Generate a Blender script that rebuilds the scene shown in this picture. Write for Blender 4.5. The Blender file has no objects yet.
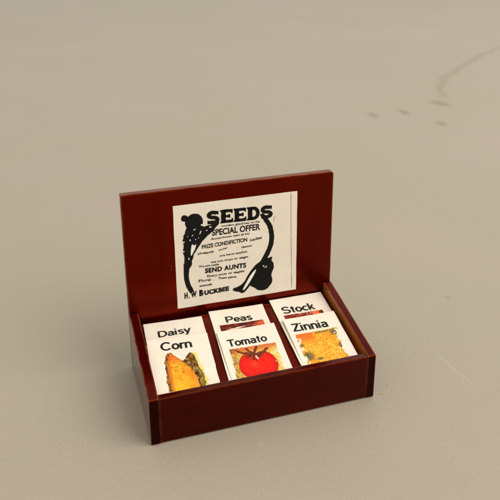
import bpy, bmesh, math, random
from mathutils import Vector, Matrix, noise
random.seed(7)
S = 0.045                      # one box width in metres: everything below is measured in box widths
C = bpy.context.scene.collection
D, HF, HB, T, LEAN, HS = 0.527, 0.2234, 0.895, 0.038, 0.0129, 0.311
RY, RZ, RS = 0.037, 0.19, 0.13  # sloping inner board: z = RZ + RS*(y-RY)

def lin(c):
    return tuple((x/12.92 if x <= .04045 else ((x+.055)/1.055)**2.4) for x in (v/255 for v in c))

# ------------------------------------------------------------------ materials
class NT:
    def __init__(s, name):
        s.m = bpy.data.materials.new(name); s.m.use_nodes = True
        s.t = s.m.node_tree; s.b = s.t.nodes['Principled BSDF']
    def n(s, typ, **k):
        o = s.t.nodes.new(typ)
        for a, v in k.items(): setattr(o, a, v)
        return o
    def l(s, a, b): s.t.links.new(a, b)
    def math(s, op, a, b=None, c=None, clamp=False):
        o = s.n('ShaderNodeMath', operation=op, use_clamp=clamp)
        for i, v in enumerate((a, b, c)):
            if v is None: continue
            if isinstance(v, (int, float)): o.inputs[i].default_value = v
            else: s.l(v, o.inputs[i])
        return o.outputs[0]
    def mix(s, fac, a, b, blend='MIX'):
        o = s.n('ShaderNodeMix', data_type='RGBA', blend_type=blend)
        for sock, v in ((o.inputs[0], fac), (o.inputs[6], a), (o.inputs[7], b)):
            if isinstance(v, (int, float)): sock.default_value = v
            elif isinstance(v, tuple): sock.default_value = (*v[:3], 1)
            else: s.l(v, sock)
        return o.outputs[2]
    def coords(s, scale, kind='Object'):
        tc = s.n('ShaderNodeTexCoord'); mp = s.n('ShaderNodeMapping')
        mp.inputs['Scale'].default_value = scale
        s.l(tc.outputs[kind], mp.inputs[0]); return mp.outputs[0]
    def noise(s, vec, scale, detail=4, rough=.55):
        o = s.n('ShaderNodeTexNoise'); o.inputs['Scale'].default_value = scale
        o.inputs['Detail'].default_value = detail; o.inputs['Roughness'].default_value = rough
        s.l(vec, o.inputs['Vector']); return o.outputs['Fac']
    def ramp(s, f, p0, p1, c0=(0,0,0), c1=(1,1,1)):
        o = s.n('ShaderNodeValToRGB'); e = o.color_ramp.elements
        e[0].position, e[1].position = p0, p1
        e[0].color, e[1].color = (*c0, 1), (*c1, 1)
        s.l(f, o.inputs[0]); return o.outputs[0]
    def bump(s, h, strength, dist):
        o = s.n('ShaderNodeBump'); o.inputs['Strength'].default_value = strength
        o.inputs['Distance'].default_value = dist
        s.l(h, o.inputs['Height']); s.l(o.outputs[0], s.b.inputs['Normal']); return o

def wood(name, base, dark, wear=(.26, .085, .022), edge=1.0, grain=(1, 1, 1), end=False, gloss=1., ior=1.58, tint=(1, .045, .004)):
    m = NT(name)
    k = 1/S
    v = m.coords((k*grain[0], k*grain[1], k*grain[2]))
    g = m.noise(v, 9, 6, .6)
    col = m.mix(m.ramp(g, .36, .66), dark, base)
    vi = m.coords((k, k, k))
    blot = m.noise(vi, 2.6, 3)
    col = m.mix(m.ramp(blot, .42, .75, c1=(.35,)*3), col, tuple(x*1.5 for x in base))
    # stain rubbed thin along the sharp edges
    bv = m.n('ShaderNodeBevel', samples=6); bv.inputs['Radius'].default_value = .011*S
    ge = m.n('ShaderNodeNewGeometry')
    dt = m.n('ShaderNodeVectorMath', operation='DOT_PRODUCT')
    m.l(bv.outputs[0], dt.inputs[0]); m.l(ge.outputs['Normal'], dt.inputs[1])
    em = m.ramp(m.math('SUBTRACT', 1.0, dt.outputs['Value']), .008, .09)
    en = m.ramp(m.noise(vi, 11, 5, .7), .36, .58)
    f = m.math('MULTIPLY', m.math('MULTIPLY', em, en), edge)
    col = m.mix(f, col, wear)
    # dust and nicks
    sp = m.n('ShaderNodeTexVoronoi'); sp.inputs['Scale'].default_value = 16; m.l(vi, sp.inputs['Vector'])
    spm = m.ramp(sp.outputs['Distance'], .035, .06, c0=(1, 1, 1), c1=(0, 0, 0))
    spn = m.ramp(m.noise(vi, 5, 2), .56, .62)
    col = m.mix(m.math('MULTIPLY', m.math('MULTIPLY', spm, spn), .25), col, (.35, .22, .16))
    m.l(col, m.b.inputs['Base Color'])
    m.b.inputs['Specular IOR Level'].default_value = .15 if end else .5
    m.b.inputs['IOR'].default_value = ior
    m.b.inputs['Specular Tint'].default_value = (*tint, 1)   # amber varnish
    rr = m.n('ShaderNodeMapRange'); rr.inputs['To Min'].default_value = .16*gloss; rr.inputs['To Max'].default_value = .32*gloss
    m.l(m.noise(vi, 7, 4), rr.inputs['Value']); m.l(rr.outputs[0], m.b.inputs['Roughness'])
    m.bump(m.math('ADD', m.math('MULTIPLY', g, .6), m.noise(vi, 5, 3)), .35, .004*S)
    return m.m
RED = (.046, .0008, .0001); DRK = (.011, .0001, .00005)
M_WOODX = wood('mahogany_stain', RED, DRK, grain=(.18, 1, 1.6))
M_BACK = wood('mahogany_stain_upright', (.036, .0010, .0001), (.010, .0002, .00005), grain=(.9, 1, .12), ior=1.9, tint=(1, .055, .005))
M_WOODY = wood('mahogany_stain_side', RED, DRK, grain=(1, .18, 1.6), gloss=.6)
M_OUTER = wood('mahogany_glossy_side', (.040, .004, .001), (.025, .002, .0005), grain=(1, .18, 1.6), gloss=.3, ior=1.8)
M_INNER = wood('mahogany_card_glow', (.36, .12, .02), (.22, .055, .006), grain=(1, .18, 1.6), gloss=.8)  # orange reflection of the cards put into the inner wall's colour
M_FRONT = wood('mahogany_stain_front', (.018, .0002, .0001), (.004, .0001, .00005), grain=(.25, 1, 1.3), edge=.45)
M_END = wood('mahogany_end_grain', (.010, .0008, .0005), (.005, .0005, .0004), edge=.12, end=True)
M_RAMP = wood('mahogany_inner_board', (.070, .0035, .0006), (.042, .001, .0002), grain=(1, .2, 1))
M_TOP = wood('thin_stain_edge', (.125, .042, .013), (.06, .010, .003), wear=(.30, .15, .06), grain=(.5, 1, 1))

def paper(name, col, mott=.06, dirt=None):
    m = NT(name); vi = m.coords((1/S,)*3)
    n1 = m.noise(vi, 9, 5, .6)
    c = m.mix(m.ramp(n1, .35, .7), tuple(x*(1-mott*1.6) for x in col), col)
    n2 = m.ramp(m.noise(vi, 26, 3), .6, .72)
    c = m.mix(m.math('MULTIPLY', n2, .35), c, (col[0]*.9, col[1]*.83, col[2]*.62))
    m.l(c, m.b.inputs['Base Color'])
    m.b.inputs['Roughness'].default_value = .6; m.b.inputs['Specular IOR Level'].default_value = .25
    m.bump(m.noise(vi, 60, 3), .12, .002*S)
    return m.m
M_CARD = paper('cream_card', (.83, .755, .635), .05)
M_EDGE = paper('shaded_cut_edge', (.50, .40, .28), .1)  # cut edges painted darker in place of the shadow line between packets
M_POST = paper('cream_poster_paper', (.785, .715, .60), .05)
M_CUT = paper('cream_unprinted_paper', (.82, .80, .75), .05)
def ink(name, col, rag=.5):
    m = NT(name); vi = m.coords((1/S,)*3)
    c = m.mix(m.ramp(m.noise(vi, 70, 3), .55, .8, c1=(rag,)*3), col, tuple(min(1, x+.09) for x in col))
    m.l(c, m.b.inputs['Base Color']); m.b.inputs['Roughness'].default_value = .65
    m.b.inputs['Specular IOR Level'].default_value = .15
    return m.m
M_INK = ink('black_print', (.005, .005, .004), .12); M_GREY = ink('grey_line', (.10, .09, .07), .9)
M_THIN = ink('thin_black_print', (.02, .018, .014), 1.0)
M_TEXT = ink('soft_black_lettering', (.016, .015, .013), .3)
mp = NT('colour_print'); at = mp.n('ShaderNodeVertexColor', layer_name='print')
mp.l(at.outputs[0], mp.b.inputs['Base Color']); mp.b.inputs['Roughness'].default_value = .5
mp.b.inputs['Specular IOR Level'].default_value = .25
M_PRINT = mp.m

# table: pale greige laminate, fine grain, a curved brown trace, a few spots and scratches
m = NT('table_laminate'); tc = m.n('ShaderNodeTexCoord')
sc_ = m.n('ShaderNodeVectorMath', operation='SCALE'); sc_.inputs['Scale'].default_value = 1/S
m.l(tc.outputs['Object'], sc_.inputs[0]); P = sc_.outputs[0]
n0 = m.noise(P, .55, 3); n1 = m.noise(P, 2.2, 4); 
mpf = m.n('ShaderNodeMapping'); mpf.inputs['Scale'].default_value = (1, .6, 1); m.l(P, mpf.inputs[0])
fine = m.noise(mpf.outputs[0], 100, 4, .75)
c = m.mix(m.ramp(n0, .38, .62), (.320, .284, .213), (.352, .299, .247))
c = m.mix(m.ramp(n1, .35, .7, c1=(.6,)*3), c, (.322, .290, .200))
c = m.mix(m.ramp(fine, .34, .70, c1=(.8,)*3), c, (.392, .342, .270))
wob = m.n('ShaderNodeTexNoise'); wob.inputs['Scale'].default_value = 2.5; wob.inputs['Detail'].default_value = 3; m.l(P, wob.inputs['Vector'])
wc = m.n('ShaderNodeVectorMath', operation='SUBTRACT'); wc.inputs[1].default_value = (.5, .5, .5); m.l(wob.outputs['Color'], wc.inputs[0])
ws = m.n('ShaderNodeVectorMath', operation='SCALE'); ws.inputs['Scale'].default_value = .22; m.l(wc.outputs[0], ws.inputs[0])
wp = m.n('ShaderNodeVectorMath', operation='ADD'); m.l(P, wp.inputs[0]); m.l(ws.outputs[0], wp.inputs[1])
def capsule(vec, a, b, r, soft, stretch=1):
    a = Vector((*a, 0)); b = Vector((*b, 0)); d = b-a; L2 = max(d.length_squared, 1e-9)
    s1 = m.n('ShaderNodeVectorMath', operation='SUBTRACT'); m.l(vec, s1.inputs[0]); s1.inputs[1].default_value = a
    fl = m.n('ShaderNodeVectorMath', operation='MULTIPLY'); m.l(s1.outputs[0], fl.inputs[0]); fl.inputs[1].default_value = (1, 1, 0)
    dt = m.n('ShaderNodeVectorMath', operation='DOT_PRODUCT'); m.l(fl.outputs[0], dt.inputs[0]); dt.inputs[1].default_value = d
    t = m.math('DIVIDE', dt.outputs['Value'], L2, clamp=True)
    s2 = m.n('ShaderNodeVectorMath', operation='SCALE'); s2.inputs[0].default_value = d; m.l(t, s2.inputs['Scale'])
    s3 = m.n('ShaderNodeVectorMath', operation='SUBTRACT'); m.l(fl.outputs[0], s3.inputs[0]); m.l(s2.outputs[0], s3.inputs[1])
    ln = m.n('ShaderNodeVectorMath', operation='LENGTH'); m.l(s3.outputs[0], ln.inputs[0])
    mr = m.n('ShaderNodeMapRange', clamp=True, interpolation_type='SMOOTHSTEP')
    m.l(ln.outputs['Value'], mr.inputs['Value'])
    mr.inputs['From Min'].default_value = r; mr.inputs['From Max'].default_value = r+soft
    mr.inputs['To Min'].default_value = 1; mr.inputs['To Max'].default_value = 0
    return mr.outputs[0]
def add_marks(c, vec, segs, col, amt):
    f = None
    for a, b, r, so in segs:
        q = capsule(vec, a, b, r, so); f = q if f is None else m.math('MAXIMUM', f, q)
    return m.mix(m.math('MULTIPLY', f, amt), c, col)
tr = [(7.3, 7.6), (6.5, 6.9), (5.95, 6.5), (5.44, 6.08), (4.95, 5.68), (4.54, 5.245), (4.3, 4.98), (4.16, 4.7), (4.08, 4.55)]
c = add_marks(c, wp.outputs[0], [(tr[i], tr[i+1], .0, .10) for i in range(len(tr)-1)], (.255, .165, .105), .40)
c = add_marks(c, wp.outputs[0], [((3.93, 4.25), (3.90, 4.36), .0, .12), ((2.99, 4.02), (2.985, 4.10), .0, .085), ((3.33, 4.05), (3.335, 4.12), .0, .075), ((3.52, 3.61), (3.515, 3.67), .0, .075)], (.22, .13, .08), .55)
MARKS_L = [((.43, -.125), (.45, -.115), .002, .007), ((1.02, -.06), (1.05, -.05), .001, .006)]
MARKS_D = [((1.783, .656), (1.790, .656), .003, .012), ((1.035, .01), (1.05, .0), .001, .007), ((1.09, .05), (1.10, .06), .001, .006)]
c = add_marks(c, P, [((1.445, .172), (1.473, -.02), .001, .006), ((1.473, -.02), (1.478, -.05), .001, .004)], (.56, .51, .41), .24)
c = add_marks(c, wp.outputs[0], MARKS_L, (.50, .46, .37), .3)
c = add_marks(c, P, MARKS_D, (.17, .125, .085), .35)
vs = m.n('ShaderNodeTexVoronoi'); vs.inputs['Scale'].default_value = 5.0; m.l(P, vs.inputs['Vector'])
spk = m.ramp(vs.outputs['Distance'], .02, .05, c0=(1,)*3, c1=(0,)*3)
c = m.mix(m.math('MULTIPLY', m.math('MULTIPLY', spk, m.ramp(m.noise(P, 1.3, 2), .56, .6)), .30), c, (.25, .20, .14))
m.l(c, m.b.inputs['Base Color'])
m.b.inputs['Roughness'].default_value = .42; m.b.inputs['Specular IOR Level'].default_value = .3
m.bump(fine, .10, .003*S)
M_TABLE = m.m

# ------------------------------------------------------------------ helpers
def link(name, me, mats, parent=None, smooth=False):
    o = bpy.data.objects.new(name, me); C.objects.link(o)
    for mt in mats: me.materials.append(mt)
    if parent is not None: o.parent = parent
    if smooth:
        for f in me.polygons: f.use_smooth = True
    return o
def to_mesh(bm, name):
    for v in bm.verts: v.co *= S
    me = bpy.data.meshes.new(name); bm.to_mesh(me); bm.free(); return me
def empty(name, loc, label, cat, group=None):
    o = bpy.data.objects.new(name, None); C.objects.link(o); o.empty_display_size = .01
    o.location = Vector(loc)*S; o['label'] = label; o['category'] = cat
    if group: o['group'] = group
    return o

def prism(name, prof, x0, x1, parent, mats, facemat=None, bev=.0035, segs=3, axis='X', wob=.0012):
    """board: outline prof in (y,z) [or (x,z) for axis Y] pushed between x0 and x1, edges eased"""
    bm = bmesh.new(); mk = (lambda a, p: (a, p[0], p[1])) if axis == 'X' else (lambda a, p: (p[0], a, p[1]))
    A = [bm.verts.new(mk(x0, p)) for p in prof]; B = [bm.verts.new(mk(x1, p)) for p in prof]
    n = len(prof); bm.faces.new(A); bm.faces.new(B[::-1])
    for i in range(n): bm.faces.new((A[i], A[(i+1) % n], B[(i+1) % n], B[i]))
    bmesh.ops.recalc_face_normals(bm, faces=bm.faces)
    if facemat:
        for f in bm.faces: f.material_index = facemat(f)
    es = [e for e in bm.edges if len(e.link_faces) == 2 and e.calc_face_angle() > math.radians(25)]
    bmesh.ops.bevel(bm, geom=es, offset=bev, segments=segs, profile=.5, affect='EDGES', clamp_overlap=True)
    for f in bm.faces: f.smooth = True
    for v in bm.verts:      # hand-cut unevenness
        q = noise.noise_vector(v.co*3.1+Vector((x0*5, x1*3, 1)))
        v.co += q*wob
    me = to_mesh(bm, name)
    o = link(name, me, mats, parent)
    w = o.modifiers.new('normals', 'WEIGHTED_NORMAL'); w.keep_sharp = True
    return o

# ------------------------------------------------------------------ the table
bm = bmesh.new(); bmesh.ops.create_grid(bm, x_segments=4, y_segments=4, size=40)
for v in bm.verts: v.co.y += 22
t = link('table', to_mesh(bm, 'table'), [M_TABLE]); t['kind'] = 'structure'

# ------------------------------------------------------------------ the box
Z0 = .004
box = empty('display_box', (0, 0, 0), 'small dark red stained wooden seed display box with tall back board and printed poster', 'display box')
def corner(cx, cz, r, a0, a1, n=5):
    return [(cx+r*math.cos(math.radians(a0+(a1-a0)*i/n)), cz+r*math.sin(math.radians(a0+(a1-a0)*i/n))) for i in range(n+1)]
yb = D+HS*math.sin(LEAN)-.001
side = [(0, Z0)] + [(D-.001, Z0)] + corner(yb-.012, HS-.012, .012, 0, 98) + corner(.006, HF-.006, .006, 98, 180, 3)
fm = lambda f: 1 if f.normal.y < -.8 else 0
prism('side_panel', side, 0, .041, box, [M_WOODY, M_END, M_OUTER], lambda f: 2 if f.normal.x < -.8 else fm(f))
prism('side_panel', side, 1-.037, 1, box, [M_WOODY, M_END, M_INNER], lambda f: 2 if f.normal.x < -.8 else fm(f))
prism('front_panel', [(.002, Z0), (.036, Z0), (.036, HF-.004), (.002, HF-.002)], .0415, 1-.0375, box, [M_FRONT, M_WOODX],
      lambda f: 1 if f.normal.z > .8 else 0, bev=.004)
# back board: outline in x-z, leaning back a touch
r = .016
out = [(0, Z0), (1, Z0)] + corner(1-r, HB-r, r, 0, 90, 6) + corner(.004, HB-.004, .004, 90, 180, 2)
bk = prism('back_panel', out, 0, .034, box, [M_BACK, M_TOP], lambda f: 1 if f.normal.z > .5 or f.normal.x < -.9 else 0, axis='Y', bev=.003)
bk.location = Vector((0, D, 0))*S; bk.rotation_euler.x = -LEAN
# sloping inner board the packets lie on, and the bottom
prism('inner_board', [(RY+.001, RZ-.02), (.508, RZ+RS*(.508-RY)-.02), (.508, RZ+RS*(.508-RY)), (RY+.001, RZ)],
      .0425, 1-.0385, box, [M_RAMP], bev=.002)
prism('bottom_board', [(.0375, Z0), (D-.003, Z0), (D-.003, .03), (.0375, .03)], .0425, 1-.0385, box, [M_WOODX], bev=.002)

# ------------------------------------------------------------------ print and lettering on a surface
def text_mesh(s, off=0.0, space=1.0):
    cu = bpy.data.curves.new('t', 'FONT'); cu.body = s; cu.size = 1; cu.offset = off; cu.space_character = space
    cu.resolution_u = 5; cu.fill_mode = 'FRONT'
    o = bpy.data.objects.new('t', cu); C.objects.link(o)
    bpy.context.view_layer.update()
    me = bpy.data.meshes.new_from_object(o.evaluated_get(bpy.context.evaluated_depsgraph_get()))
    vs = [v.co.copy() for v in me.vertices]; fs = [tuple(p.vertices) for p in me.polygons]
    bpy.data.objects.remove(o); bpy.data.curves.remove(cu); bpy.data.meshes.remove(me)
    return vs, fs
CAP = .73
def arc(cx, cy, rx, ry, a0, a1, n=14):
    return [(cx+rx*math.cos(math.radians(a0+(a1-a0)*i/n)), cy+ry*math.sin(math.radians(a0+(a1-a0)*i/n))) for i in range(n+1)]
# sans-serif letters drawn as pen strokes: advance, strokes
SANS = {
 'D': (.80, [[(.1,0),(.1,1)], [(.1,.93),(.36,.93)]+arc(.36,.5,.33,.43,90,-90)+[(.1,.07)]]),
 'C': (.82, [arc(.43,.5,.35,.44,40,320,22)]),
 'P': (.74, [[(.1,0),(.1,1)], [(.1,.93),(.42,.93)]+arc(.42,.69,.215,.24,90,-90)+[(.1,.45)]]),
 'T': (.68, [[(.02,.93),(.68,.93)], [(.35,0),(.35,1)]]),
 'Z': (.70, [[(.05,.93),(.64,.93)], [(.59,.96),(.09,.04)], [(.03,.07),(.66,.07)]]),
 'S': (.78, [arc(.38,.7175,.27,.2175,18,270,16)+arc(.38,.2825,.29,.2175,90,-162,16)[1:]]),
 'a': (.58, [arc(.26,.50,.175,.16,165,0,10)+[(.435,.12),(.455,0)], [(.435,.43),(.25,.385)]+arc(.21,.215,.145,.155,90,270,10)+[(.34,.09),(.43,.19)]]),
 'i': (.25, [[(.08,0),(.08,.72)], [(.08,.86),(.08,1)]]),
 's': (.52, [arc(.25,.525,.165,.135,20,250,10)+arc(.25,.195,.175,.135,70,-160,10)]),
 'y': (.52, [[(.03,.72),(.265,.03)], [(.49,.72),(.24,-.08),(.18,-.20),(.05,-.215)]]),
 'o': (.60, [arc(.29,.36,.215,.295,0,360,20)]),
 'r': (.38, [[(.08,0),(.08,.72)], arc(.28,.40,.20,.245,180,68,8)]),
 'n': (.58, [[(.08,0),(.08,.72)], arc(.265,.45,.185,.205,180,0,12)+[(.45,0)]]),
 'm': (.86, [[(.08,0),(.08,.72)], arc(.24,.47,.16,.185,180,0,12)+[(.40,0)], arc(.56,.47,.16,.185,180,0,12)+[(.72,0)]]),
 'e': (.58, [[(.09,.345),(.50,.345)], arc(.285,.36,.215,.295,-4,318,20)]),
 't': (.38, [[(.17,.92),(.17,.16)]+arc(.26,.16,.09,.095,180,285,6), [(.02,.655),(.33,.655)]]),
 'c': (.54, [arc(.28,.36,.21,.295,42,318,16)]),
 'k': (.54, [[(.08,0),(.08,1)], [(.10,.25),(.45,.71)], [(.21,.42),(.47,0)]])}
SLAB = {
 'S': (.92, [(.12, arc(.42,.695,.28,.185,28,270,16)+arc(.42,.31,.29,.19,90,-152,16)[1:]), (.055, [(.72,.70),(.72,.98)]), (.055, [(.10,.02),(.10,.30)])]),
 'E': (.93, [(.135, [(.22,0),(.22,1)]), (.10, [(.22,.90),(.80,.90)]), (.10, [(.22,.10),(.82,.10)]), (.085, [(.22,.5),(.64,.5)]),
             (.06, [(.0,.94),(.3,.94)]), (.06, [(.0,.06),(.3,.06)]), (.05, [(.79,.70),(.79,1)]), (.05, [(.81,0),(.81,.32)]), (.05, [(.62,.36),(.62,.64)])]),
 'D': (.97, [(.135, [(.22,0),(.22,1)]), (.11, [(.22,.89),(.44,.89)]+arc(.44,.5,.32,.39,90,-90,16)+[(.22,.11)]), (.06, [(.0,.94),(.3,.94)]), (.06, [(.0,.06),(.3,.06)])])}
def pen_text(s, wt, space, fat=1.):
    vs, fs, x = [], [], 0
    for ch in s:
        adv, st = (SLAB if wt == 'h' else SANS)[ch]
        for k in st:
            hw, pts = k if wt == 'h' else (.088, k)
            hw *= fat; P_ = [Vector(p) for p in pts]
            if len(P_) == 2:
                P_ = [P_[0].lerp(P_[1], i/4) for i in range(5)]
            closed = (P_[0]-P_[-1]).length < 1e-4; b = len(vs)
            for i, p in enumerate(P_):
                a = P_[i-1] if i else (P_[-2] if closed else p); c = P_[i+1] if i < len(P_)-1 else (P_[1] if closed else p)
                d1 = (p-a).normalized() if (p-a).length > 1e-6 else (c-p).normalized()
                d2 = (c-p).normalized() if (c-p).length > 1e-6 else d1
                d = (d1+d2).normalized(); k2 = min(1.4, 1/max(.3, d.dot(d1))); nn = Vector((-d.y, d.x))*hw*k2
                for q in (p+nn, p-nn): vs.append(Vector((x+q.x, q.y, 0)))
            for i in range(len(P_)-1):
                j = b+2*i; fs.append((j, j+1, j+3, j+2))
        x += adv*space
    return vs, fs
def letter(bm, s, u0, v0, u1, cap, dv, fn, asp, off=.02, jit=0., space=1.0, wt=None, fat=1.):
    """lay s between u0 and u1 with its baseline from v0 to v0+dv and capital height cap; fn maps (u, v) to space"""
    vs, fs = pen_text(s, wt, space, fat) if wt else text_mesh(s, off, space)
    x0 = min(v.x for v in vs); x1 = max(v.x for v in vs)
    ch = 1.0 if wt else CAP
    nv = []
    for v in vs:
        a = (v.x-x0)/(x1-x0)
        u = u0+(u1-u0)*a; w = v0+dv*a+cap*v.y/ch
        if jit:
            q = noise.noise_vector(Vector((u*90, w*90, len(s)))); u += q.x*jit; w += q.y*jit
        nv.append(bm.verts.new(fn(u, w)))
    for f in fs:
        try: bm.faces.new([nv[i] for i in f])
        except ValueError: pass

# ------------------------------------------------------------------ poster on the back board
PW, PH = .590, .5215
poster = empty('poster', (0, 0, 0), 'x', 'x'); del poster['label']; del poster['category']
bpy.data.objects.remove(poster)
PO = Vector((.2265, -.0022, .2945))
def pfn(lift):
    def f(u, v): return PO+Vector((u*PW, -lift, v*PH))
    return f
bm = bmesh.new(); NX, NZ = 30, 26
def pedge(i, j):
    u, v = i/NX, j/NZ
    q = PO+Vector((u*PW, 0, v*PH))
    if u > .955: q.y -= .0009*(u-.955)/.045
    q.x += .0012*noise.noise(Vector((v*6, u*2, 3)))*(1 if i in (0, NX) else 0)
    q.z += .0010*noise.noise(Vector((u*6, v*2, 9)))*(1 if j in (0, NZ) else 0)
    return q
fr = [[bm.verts.new(pedge(i, j)) for j in range(NZ+1)] for i in range(NX+1)]
for i in range(NX):
    for j in range(NZ): bm.faces.new((fr[i][j], fr[i+1][j], fr[i+1][j+1], fr[i][j+1]))
ex = bmesh.ops.extrude_face_region(bm, geom=list(bm.faces))
for v in [g for g in ex['geom'] if isinstance(g, bmesh.types.BMVert)]: v.co.y += .0022
bmesh.ops.recalc_face_normals(bm, faces=bm.faces)
poster = link('poster', to_mesh(bm, 'poster'), [M_POST], bk)

bm = bmesh.new(); f = pfn(.0006)
letter(bm, 'SEEDS', .258, .787, .795, .126, -.016, f, 1, jit=.0020, space=.97, wt='h', fat=1.16)
letter(bm, 'SPECIAL OFFER', .296, .676, .69, .060, -.004, f, 1, off=.032, jit=.0012)
letter(bm, 'PRIZE CONDIFICTION', .212, .562, .581, .038, .012, f, 1, off=.036, jit=.0022)
letter(bm, 'SEND AUNTS', .231, .318, .57, .046, -.004, f, 1, off=.050, jit=.0018, space=1.1)
o = link('lettering', to_mesh(bm, 'headline'), [M_INK], poster)
bm = bmesh.new()
for a in [('wonders, grand test on the', .371, .749, .685, .019, -.005), ('Annual flower seed at any', .285, .635, .604, .019, .006),
          ('Ladies', .604, .568, .703, .026, .012), ('pineapple', .178, .511, .306, .022, 0), ('under', .347, .518, .419, .02, .012),
          ('lesson', .535, .513, .621, .021, .002), ('we have explish', .351, .459, .581, .02, .004),
          ('we not trays or eager', .278, .408, .593, .02, .002), ('We are rattle', .181, .381, .345, .022, -.005),
          ('Every sons or eagles', .246, .272, .554, .022, -.002), ('Floral .', .178, .236, .300, .026, -.004),
          ('These plants', .335, .236, .488, .022, -.012), ('example', .182, .187, .284, .022, -.001)]:
    letter(bm, a[0], *a[1:], f, 1, off=.030, jit=.0034)
link('small_print', to_mesh(bm, 'small_print'), [M_THIN], poster)
bm = bmesh.new()
letter(bm, 'H', .058, .093, .085, .056, .001, f, 1, off=.065, jit=.003); letter(bm, '.', .092, .093, .100, .056, 0, f, 1, off=.03)
letter(bm, 'W', .108, .094, .158, .056, .001, f, 1, off=.065, jit=.003)
letter(bm, 'B', .178, .096, .212, .058, .001, f, 1, off=.065, jit=.003)
letter(bm, 'UCKBEE', .219, .098, .424, .043, .006, f, 1, off=.065, jit=.003, space=1.1)
link('lettering', to_mesh(bm, 'signature'), [M_INK], poster)

def chaikin(p, n=2):
    for _ in range(n):
        q = []
        for i in range(len(p)):
            a, b = Vector(p[i]), Vector(p[(i+1) % len(p)])
            q += [a*.75+b*.25, a*.25+b*.75]
        p = q
    return [tuple(v) for v in p]
def blob(bm, pts, fn, jit=.003, n=2):
    vs = []
    for u, v in chaikin(pts, n):
        q = noise.noise_vector(Vector((u*38, v*38, 2))); vs.append(bm.verts.new(fn(u+q.x*jit, v+q.y*jit)))
    from mathutils.geometry import tessellate_polygon
    for t_ in tessellate_polygon([[Vector((p[0], p[1], 0)) for p in chaikin(pts, n)]]):
        try: bm.faces.new([vs[i] for i in t_])
        except ValueError: pass
def disc(cx, cy, rx, ry=None, n=14):
    ry = ry or rx
    return [(cx+rx*math.cos(2*math.pi*i/n), cy+ry*math.sin(2*math.pi*i/n)) for i in range(n)]
LEFT = [(.118,.80),(.20,.80),(.235,.772),(.262,.786),(.302,.782),(.345,.812),(.360,.786),(.319,.736),(.274,.689),(.229,.65),(.185,.582),(.150,.529),(.134,.468),(.130,.42),(.112,.385),(.095,.37),(.066,.385),(.072,.437),(.070,.492),(.061,.562),(.069,.60),(.064,.66),(.066,.70),(.084,.725),(.088,.765)]
def band(c, w):
    c = [Vector(p) for p in c]; L_, R_ = [], []
    for i, p in enumerate(c):
        d = (c[min(i+1, len(c)-1)]-c[max(i-1, 0)]).normalized(); nn = Vector((-d.y, d.x)); ww = w[i] if isinstance(w, list) else w
        L_.append(tuple(p+nn*ww)); R_.append(tuple(p-nn*ww))
    return L_, R_
VINE = ([(.700,.825),(.728,.775),(.762,.715),(.780,.650),(.786,.575),(.777,.500),(.750,.425),(.715,.355),(.690,.300)], [.014,.019,.020,.020,.021,.021,.022,.022,.02])
FRUIT = [(.453,.115),(.519,.131),(.571,.187),(.613,.266),(.641,.318),(.689,.353),(.724,.375),(.76,.374),(.793,.388),(.785,.341),(.805,.302),(.803,.25),(.782,.205),(.795,.143),(.776,.079),(.716,.05),(.655,.074),(.607,.113),(.585,.135),(.559,.087),(.542,.053),(.512,.068),(.453,.092)]
CUT = [(.655,.287),(.648,.252),(.616,.188),(.576,.118),(.546,.078),(.536,.088),(.566,.15),(.606,.23)]
bm = bmesh.new(); f0 = pfn(.0004)
blob(bm, LEFT, f0, .008, 1); 
def ribbon(bm, c, w, fn, jit=.002):
    P_ = [Vector(p) for p in c]; Q = []
    for i in range(len(P_)-1):      # Catmull-Rom
        p0, p1, p2, p3 = P_[max(i-1, 0)], P_[i], P_[i+1], P_[min(i+2, len(P_)-1)]
        for k in range(6):
            t_ = k/6; Q.append((.5*((2*p1)+(p2-p0)*t_+(2*p0-5*p1+4*p2-p3)*t_*t_+(3*p1-p0-3*p2+p3)*t_**3), w[i]+(w[i+1]-w[i])*t_))
    Q.append((P_[-1], w[-1])); prev = None
    for i, (p, ww) in enumerate(Q):
        d = (Q[min(i+1, len(Q)-1)][0]-Q[max(i-1, 0)][0]).normalized(); nn = Vector((-d.y, d.x))
        a = p+nn*(ww+jit*noise.noise(Vector((p.x*60, p.y*60, 1)))*2); b = p-nn*(ww+jit*noise.noise(Vector((p.x*60, p.y*60, 5)))*2)
        cur = (bm.verts.new(fn(*a)), bm.verts.new(fn(*b)))
        if prev: bm.faces.new((prev[0], prev[1], cur[1], cur[0]))
        prev = cur
ribbon(bm, *VINE, pfn(.0005))
ribbon(bm, [(.088,.44),(.083,.37),(.080,.31),(.088,.24),(.104,.185),(.122,.145)], [.026,.022,.020,.020,.020,.018], pfn(.0005))
blob(bm, FRUIT, f0, .004)
blob(bm, disc(.158, .826, .072, .085), pfn(.0005), .004, 1); blob(bm, disc(.086, .874, .028, .032), pfn(.0005), .003, 1)
blob(bm, disc(.708, .140, .083, .093), pfn(.0006), .005, 1); blob(bm, disc(.742, .292, .063, .078), pfn(.0006), .005, 1)
blob(bm, [(.672,.320),(.668,.25),(.636,.18),(.59,.10),(.545,.048),(.512,.060),(.535,.13),(.585,.235),(.63,.305)], pfn(.0007), .002)
il = link('illustration', to_mesh(bm, 'illustration'), [M_INK], poster)
bm = bmesh.new(); f1 = pfn(.0010)
blob(bm, CUT, f1, .001)
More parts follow.
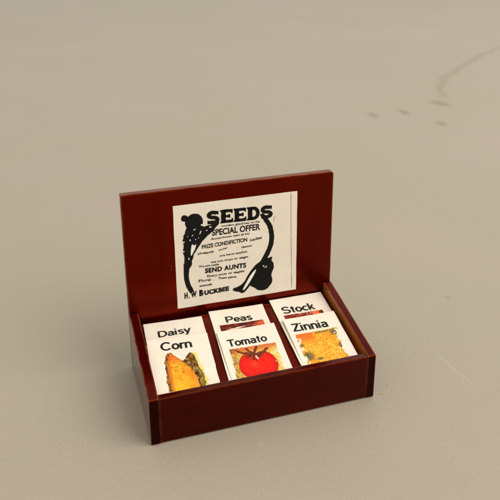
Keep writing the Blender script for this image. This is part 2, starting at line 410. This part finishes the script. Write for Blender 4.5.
for q in ([(.135,.63),(.150,.60),(.170,.622),(.160,.575),(.140,.535),(.124,.50),(.122,.55)], [(.195,.70),(.207,.715),(.214,.742),(.204,.735)],
          [(.150,.758),(.170,.766),(.166,.756),(.152,.750)], [(.712,.308),(.722,.306),(.720,.290),(.713,.292)],
          [(.738,.300),(.745,.296),(.743,.280),(.737,.284)], [(.723,.288),(.736,.286),(.736,.280),(.723,.282)],
          [(.115,.66),(.121,.672),(.128,.66),(.12,.652)], [(.245,.73),(.262,.742),(.258,.728)], [(.16,.66),(.165,.67),(.17,.655)],
          [(.10,.70),(.107,.706),(.105,.692)], [(.065,.66),(.083,.652),(.065,.64)], [(.060,.57),(.078,.56),(.062,.55)], [(.205,.80),(.235,.798),(.216,.783)], [(.27,.765),(.30,.768),(.285,.752)], [(.13,.70),(.15,.712),(.146,.70)], [(.10,.48),(.108,.50),(.112,.47)], [(.185,.675),(.192,.68),(.19,.665)]):
    blob(bm, q, f1, .001, 1)
link('illustration_highlight', to_mesh(bm, 'cut'), [M_CUT], poster)
bm = bmesh.new()
def stroke(bm, pts, w, fn, jit=.0006):
    for k in range(len(pts)-1):
        a, b = Vector(pts[k]), Vector(pts[k+1]); N = max(2, int((b-a).length/.02)); prev = None
        for i in range(N+1):
            p = a.lerp(b, i/N); d = (b-a).normalized(); nn = Vector((-d.y, d.x))
            ww = w*(.6+.5*noise.noise(Vector((p.x*40, p.y*40, k)))); p = p+nn*noise.noise(Vector((p.y*20, 3, k)))*jit
            cur = (bm.verts.new(fn(*(p+nn*ww))), bm.verts.new(fn(*(p-nn*ww))))
            if prev: bm.faces.new((prev[0], prev[1], cur[1], cur[0]))
            prev = cur
stroke(bm, [(.946, .992), (.953, .5), (.963, .03)], .0026, f1)  # poster's right-hand fold, drawn as a flat grey line
stroke(bm, [(.803, .728), (.807, .775), (.818, .785)], .0022, f1)
link('fold_line_and_tick', to_mesh(bm, 'line'), [M_GREY], poster)

# ------------------------------------------------------------------ seed packets
LC = .335; SL = math.hypot(1, RS)
def fb(x, y, z=0., o=3):
    return noise.fractal(Vector((x, y, z)), .8, 2.0, o)
def ss(a, b, x):
    t_ = min(1, max(0, (x-a)/(b-a))); return t_*t_*(3-2*t_)
def mixc(a, b, t_): return tuple(x+(y-x)*t_ for x, y in zip(a, b))
K = dict(white=(238, 222, 190), yel=(250, 190, 40), ora=(238, 120, 22), dor=(200, 78, 20), brn=(96, 48, 16), dk=(40, 24, 12),
         olive=(120, 110, 40), red=(236, 22, 6), dred=(150, 8, 4), pal=(240, 200, 110), maroon=(92, 22, 12))
def inpoly(pts, x, y):
    c_ = False; j = len(pts)-1
    for i in range(len(pts)):
        (xi, yi), (xj, yj) = pts[i], pts[j]
        if (yi > y) != (yj > y) and x < (xj-xi)*(y-yi)/(yj-yi)+xi: c_ = not c_
        j = i
    return c_
def segd(x, y, a, b):
    a = Vector(a); b = Vector(b); p = Vector((x, y)); d = b-a
    t_ = max(0, min(1, (p-a).dot(d)/d.length_squared)); return (p-a-d*t_).length
HUSK = chaikin([(.215,.10),(.21,.28),(.225,.47),(.215,.56),(.25,.64),(.27,.72),(.33,.745),(.40,.70),(.47,.60),(.54,.565),(.60,.66),(.69,.70),(.72,.60),(.725,.48),(.79,.34),(.80,.20),(.77,.02),(.22,.02)], 1)
CORN = chaikin([(.275,.02),(.255,.24),(.262,.45),(.28,.62),(.335,.725),(.40,.675),(.51,.56),(.61,.44),(.68,.27),(.71,.02)], 2)
def p_corn(u, v):
    w = fb(u*9, v*9)*.022; w2 = fb(u*9+7, v*9+3)*.022
    if not inpoly(HUSK, u+w, v+w2):
        # faint yellow halo printed round the husk
        d = min(segd(u, v, (.78, .36), (.82, .10)), segd(u, v, (.72, .66), (.77, .42)))
        if d < .03+w*1.2: return mixc((243, 226, 150), K['yel'], .2)
        return None
    if inpoly(CORN, u+w*.5, v+w2*.5):
        n_ = fb(u*24, v*22, 3); k = fb(u*4, v*4, 8)
        c_ = mixc(K['yel'], K['ora'], min(1, max(0, .16+n_*.25+k*.5)))
        c_ = mixc(c_, (225, 96, 34), ss(.50, .68, v)*.85)
        row = math.sin((u-.02*math.sin(v*9))*120)*math.sin(v*95)
        c_ = mixc(c_, K['dor'], max(0, row)*.14)
        if u < .335: c_ = mixc(c_, K['dor'], ss(.335, .28, u)*.6)
        if u > .42+(.52-v)*.62: c_ = mixc(c_, K['ora'], .3)
        if fb(u*15, v*22, 5) > .30 and v > .34: c_ = mixc(c_, (176, 82, 24), .6)
        return c_
    n_ = fb(u*16, v*11, 1)
    c_ = mixc((104, 58, 22), (164, 130, 56), ss(-.2, .35, n_))
    c_ = mixc(c_, K['dk'], ss(.0, .5, fb(u*22, v*14, 4)))
    if fb(u*13+4, v*10, 9) > .26: c_ = mixc(c_, (205, 150, 52), .55)
    if u > .735+fb(u*9, v*9, 6)*.03: c_ = mixc(c_, (150, 138, 40), .65)
    return c_
def p_tom(u, v):
    jag = fb(u*20, v*20)*.014
    L_ = .113-(.65-v)*.045; R_ = .895-max(0, .60-v)*.02; Tp = .650-(u-.1)*.014
    if u < L_+jag or u > R_+jag*1.6 or v > Tp+jag*.3: return None
    if u > .78 and v < .52 and fb(u*13, v*13, 8) > .30: return None
    n_ = fb(u*14, v*14, 2); n2 = fb(u*36, v*36, 6)
    c_ = mixc((232, 178, 70), (246, 222, 140), ss(-.2, .4, n_))
    c_ = mixc(c_, (212, 92, 40), ss(.48, .64, v+n_*.07)*.80)
    if n2 > .16: c_ = mixc(c_, (150, 104, 40), .45*ss(.3, .1, u)+.12)
    if u < .26: c_ = mixc(c_, (110, 72, 26), ss(.26, .12, u)*.6*ss(-.2, .3, n_))
    if u > .72: c_ = mixc(c_, (240, 214, 140), ss(.72, .86, u)*.6*ss(.62, .5, v))
    d1 = math.hypot((u-.37)/.185, (v-.305)/.205); d2 = math.hypot((u-.60)/.20, (v-.30)/.215)
    d = min(d1, d2)+fb(u*7, v*7, 3)*.04
    if d < 1:
        c_ = mixc((240, 24, 8), (214, 6, 2), ss(.55, 1, d))
        c_ = mixc(c_, (255, 74, 40), ss(.5, .1, math.hypot((u-.44)/.2, (v-.32)/.2))*.55)
        if fb(u*30, v*30, 1) > .35: c_ = mixc(c_, (250, 96, 30), .35)
        if abs(u-.49) < .012 and v > .36: c_ = mixc(c_, K['dred'], .7)
    elif d < 1.07: c_ = mixc(c_, (130, 40, 14), .6)
    for a, b in (((.47,.50),(.30,.55)), ((.30,.55),(.22,.60)), ((.47,.50),(.38,.61)), ((.48,.50),(.56,.62)), ((.47,.49),(.62,.49)), ((.62,.49),(.72,.56)), ((.47,.50),(.45,.41)), ((.47,.5),(.36,.46)), ((.48,.5),(.58,.44))):
        q = segd(u, v, a, b)
        if q < .019+jag*.9+.012*max(0, .56-abs(v-.5)*6): c_ = mixc((138, 48, 22), (74, 44, 18), ss(-.2, .3, n2))
    if segd(u, v, (.50,.455), (.515,.41)) < .013: c_ = (236, 204, 190)
    return c_
def p_zin(u, v):
    jag = fb(u*15, v*15)*.05
    L_ = .09-(.68-v)*.05+max(0, jag); R_ = .875-max(0, .69-v)*.11+jag*.9; Tp = .678+(u-.09)*.012
    if u < L_ or u > R_ or v > Tp+jag*.12: return None
    if v < .6 and (u < L_+.05 or u > R_-.06) and fb(u*11, v*11, 7) > .22: return None
    n_ = fb(u*12, v*12, 2); n2 = fb(u*30, v*26, 6)
    a = math.atan2(v-.40, u-.47); rr = math.hypot(u-.47, v-.40)
    pet = math.sin(a*11+n_*9)*.45+math.sin(rr*40+n_*9)*.5
    c_ = mixc(K['yel'], (240, 146, 30), min(1, max(0, .40+pet*.42+n2*.3)))
    aa = a+n_*1.1; ray = fb(math.cos(aa)*3.5+rr*5, math.sin(aa)*3.5+v*3, 4)
    c_ = mixc(c_, (252, 216, 96), ss(.0, .35, ray)*.65)
    c_ = mixc(c_, (226, 128, 30), ss(.0, -.35, ray)*.55)

    if v > .47 and u < .40: c_ = mixc(c_, (232, 112, 34), ss(.45, .62, v)*.9)
    if n2 < -.38: c_ = mixc(c_, (206, 112, 26), .6)
    for cx, cy, rx, ry, th in ((.80,.615,.10,.075,.0), (.60,.65,.22,.022,.1), (.11,.47,.07,.04,.0), (.16,.26,.11,.10,-.05), (.33,.19,.09,.03,.1), (.80,.35,.05,.09,.15)):
        q = 1-math.hypot((u-cx)/rx, (v-cy)/ry)
        if q > 0 and q*1.3+n2*.9 > th+.25: c_ = mixc((84, 76, 50), (160, 134, 62), ss(-.3, .3, n2))
    return c_
def p_peas(u, v):
    if not (.11+(.68-v)*-.02 < u < .905) or v > .680-(u-.1)*.012 or v < .34: return None
    n_ = fb(u*9, v*26, 2); n2 = fb(u*30, v*50, 4)
    c_ = mixc((98, 22, 14), (166, 66, 44), ss(-.1, .5, n_))
    c_ = mixc(c_, (60, 14, 8), ss(.1, .5, n2))
    c_ = mixc(c_, (222, 98, 56), ss(.60, .85, u+n_*.08))
    yb_ = .545+(u-.15)*.13
    if u < .62 and abs(v-yb_) < .016*ss(.12, .3, u)*ss(.64, .4, u)+n_*.004: c_ = (240, 214, 190)
    if u < .45 and abs(v-yb_+.055) < .008: c_ = (226, 190, 160)
    if abs(v-yb_-.03) < .012 and u > .3: c_ = mixc(c_, (44, 14, 8), .7)
    return c_
def p_stock(u, v):
    if not (.115 < u < .85) or v > .628-(u-.1)*.016 or v < .32: return None
    n_ = fb(u*12, v*30, 12); n2 = fb(u*30, v*40, 14)
    c_ = mixc((124, 34, 16), (176, 70, 36), ss(-.1, .4, n_))
    c_ = mixc(c_, (84, 22, 10), ss(.1, .4, n2))
    if n2 > .33 and u > .35: c_ = (224, 170, 130)
    q = math.hypot((u-.70)/.09, (v-.575)/.06)
    if q < 1: c_ = mixc((246, 120, 66), c_, ss(.5, 1, q))
    if u > .80: c_ = mixc(c_, (70, 20, 10), .6)
    return c_

def packet(tag, label, tr_, th, w, hb, ht, curl, words=None, pic=None, off=.012, twist=0., corner_lift=0., vmin=0.):
    """tr_ = top-right corner (x, y) on the sloping board; th = turn; hb, ht = height of lower and upper edge over the board"""
    a = math.radians(th)
    def fn(lift):
        def f(u, v):
            dx, dy = (u-1)*w, (v-1)*LC
            X = tr_[0]+dx*math.cos(a)+dy*math.sin(a); Y = tr_[1]+(-dx*math.sin(a)+dy*math.cos(a))/SL
            h = hb+(ht-hb)*v+curl*(2*u-1)**2+twist*(u-.5)*(v-.5)*2+corner_lift*max(0, .25-u)*max(0, .75-v)*8+lift
            return Vector((X, Y, RZ+RS*(Y-RY)+h))
        return f
    root_p = fn(0)(.5, vmin)
    root = empty('seed_packet', root_p, label, 'seed packet', 'seed packets lying in the display box')
    def finish(bm, name):
        for v in bm.verts: v.co -= root_p
        return to_mesh(bm, name)
    TH = .0038
    bm = bmesh.new(); N = 16; g = fn(0); g2 = fn(-TH)
    def co(q, i, j):
        u, v = i/N, vmin+(1-vmin)*j/N
        if i in (0, N): u += .004*noise.noise(Vector((v*5, i, w*50+th)))
        if j in (0, N): v += .004*noise.noise(Vector((u*5, j, w*50+th*2)))
        return q(u, v)
    F = [[bm.verts.new(co(g, i, j)) for j in range(N+1)] for i in range(N+1)]
    B = [[bm.verts.new(co(g2, i, j)) for j in range(N+1)] for i in range(N+1)]
    for i in range(N):
        for j in range(N):
            bm.faces.new((F[i][j], F[i+1][j], F[i+1][j+1], F[i][j+1])); bm.faces.new((B[i][j], B[i][j+1], B[i+1][j+1], B[i+1][j]))
    for i in range(N):
        bm.faces.new((F[i][0], B[i][0], B[i+1][0], F[i+1][0])); bm.faces.new((F[i][N], F[i+1][N], B[i+1][N], B[i][N]))
        bm.faces.new((F[0][i], F[0][i+1], B[0][i+1], B[0][i])); bm.faces.new((F[N][i], B[N][i], B[N][i+1], F[N][i+1]))
    bm.normal_update()
    for f_ in bm.faces:
        if abs(f_.normal.z) < .6: f_.material_index = 1
    o = link('envelope', finish(bm, 'envelope'), [M_CARD, M_EDGE], root)
    if words:
        s, u0, v0, u1, cap, dv = words
        bm = bmesh.new(); letter(bm, s, u0, v0, u1, cap, dv, fn(.0006), 1, jit=.0010, wt='b')
        link('name_lettering', finish(bm, 'lettering'), [M_TEXT], root)
    if pic:
        GX, GY = 150, 170; bm = bmesh.new(); lay = bm.loops.layers.float_color.new('print'); q = fn(.0005)
        vt = {}; cols = {}
        for i in range(GX+1):
            for j in range(int(GY*.78)+1):
                c_ = pic(i/GX, j/GY)
                if c_ is None or j/GY < vmin+.01: continue
                g_ = fb(i*.23, j*.23, 20, 2)*11 + random.uniform(-2, 2)
                c_ = tuple(min(255, max(0, x+g_)) for x in c_)
                vt[i, j] = bm.verts.new(q(i/GX, j/GY)); cols[i, j] = (*[x*.9 for x in lin(c_)], 1)
        for (i, j) in list(vt):
            k = [(i, j), (i+1, j), (i+1, j+1), (i, j+1)]
            if all(x in vt for x in k):
                fc = bm.faces.new([vt[x] for x in k])
                for lp, x in zip(fc.loops, k): lp[lay] = cols[x]
        link('picture', finish(bm, 'picture'), [M_PRINT], root)
    return root

packet('a', 'cream seed packet marked Daisy, lying behind the Corn packet at the left', (.330, .491), 2.4, .272, .004, .007, .0012,
       ('Daisy', .207, .690, .766, .122, .018))
packet('b', 'cream seed packet marked Corn with a printed yellow corn cob', (.323, .350), 3.2, .272, .006, .024, .0014,
       ('Corn', .204, .786, .714, .148, -.006), p_corn, vmin=.075)
packet('c', 'blank-edged cream seed packet sandwiched between the Daisy and Corn packets', (.318, .340), 1.8, .272, .0065, .0130, .0008, vmin=.16)
packet('d', 'cream seed packet marked Peas, lying behind the Tomato packet in the middle', (.635, .504), 2.2, .266, .004, .007, .0010,
       ('Peas', .251, .711, .728, .128, -.012), p_peas, off=.024)
packet('e', 'cream seed packet marked Tomato with a printed red tomato', (.638, .338), 1.5, .272, .006, .023, .0016,
       ('Tomato', .116, .691, .785, .130, -.004), p_tom, vmin=.045, twist=.001)
packet('f', 'blank-edged cream seed packet sandwiched between the Peas and Tomato packets', (.630, .330), 2.8, .270, .0065, .0130, .0010, twist=-.002, vmin=.14)
packet('g', 'cream seed packet marked Stock, lying behind the Zinnia packet at the right', (.945, .520), 0.2, .270, .004, .007, .0010,
       ('Stock', .134, .658, .743, .148, -.008), p_stock, off=.024)
packet('h', 'cream seed packet marked Zinnia with a printed orange flower', (.942, .345), .5, .257, .006, .024, .0014,
       ('Zinnia', .097, .738, .770, .150, -.018), p_zin, vmin=.06)
packet('i', 'blank-edged cream seed packet sandwiched between the Stock and Zinnia packets', (.934, .336), .0, .262, .0065, .0130, .0012, twist=.002, vmin=.16)

# ------------------------------------------------------------------ light
W = bpy.data.worlds.new('World'); bpy.context.scene.world = W; W.use_nodes = True
bg = W.node_tree.nodes['Background']; bg.inputs[0].default_value = (1.0, .955, .885, 1); bg.inputs[1].default_value = .84
def area(name, loc, tgt, size, energy, col):
    L_ = bpy.data.lights.new(name, 'AREA'); L_.shape = 'DISK'; L_.size = size; L_.energy = energy; L_.color = col
    o = bpy.data.objects.new(name, L_); C.objects.link(o); o.location = loc
    o.rotation_euler = (Vector(tgt)-Vector(loc)).to_track_quat('-Z', 'Y').to_euler(); return o
area('ceiling_lamp', (.62, -.46, .84), (.05, .05, 0), .95, 10.6, (1, .95, .87))

# ------------------------------------------------------------------ camera
f_, yaw, pit, roll = 711.934, -.32646, .36258, .00804
cam = bpy.data.cameras.new('camera'); co = bpy.data.objects.new('camera', cam); C.objects.link(co)
cy, sy, cp, sp = math.cos(yaw), math.sin(yaw), math.cos(pit), math.sin(pit)
fw = Vector((-cp*sy, cp*cy, -sp)); rt = Vector((cy, sy, 0)); up = rt.cross(fw)
r2 = rt*math.cos(roll)+up*math.sin(roll); u2 = -rt*math.sin(roll)+up*math.cos(roll)
Mx = Matrix((r2, u2, -fw)).transposed().to_4x4(); Mx.translation = Vector((-.27397, -2.35658, 2.09289))*S
co.matrix_world = Mx
cam.sensor_width = 36; cam.lens = f_/500*36; cam.shift_x = -25/500; cam.shift_y = -80/500
cam.clip_start = .005; cam.clip_end = 20
cam.dof.use_dof = True; cam.dof.focus_distance = 2.95*S; cam.dof.aperture_fstop = 80
s = bpy.context.scene; s.camera = co
s.view_settings.view_transform = 'Standard'; s.view_settings.look = 'None'; s.view_settings.exposure = 0
s.cycles.filter_width = 1.6; s.cycles.use_denoising = True
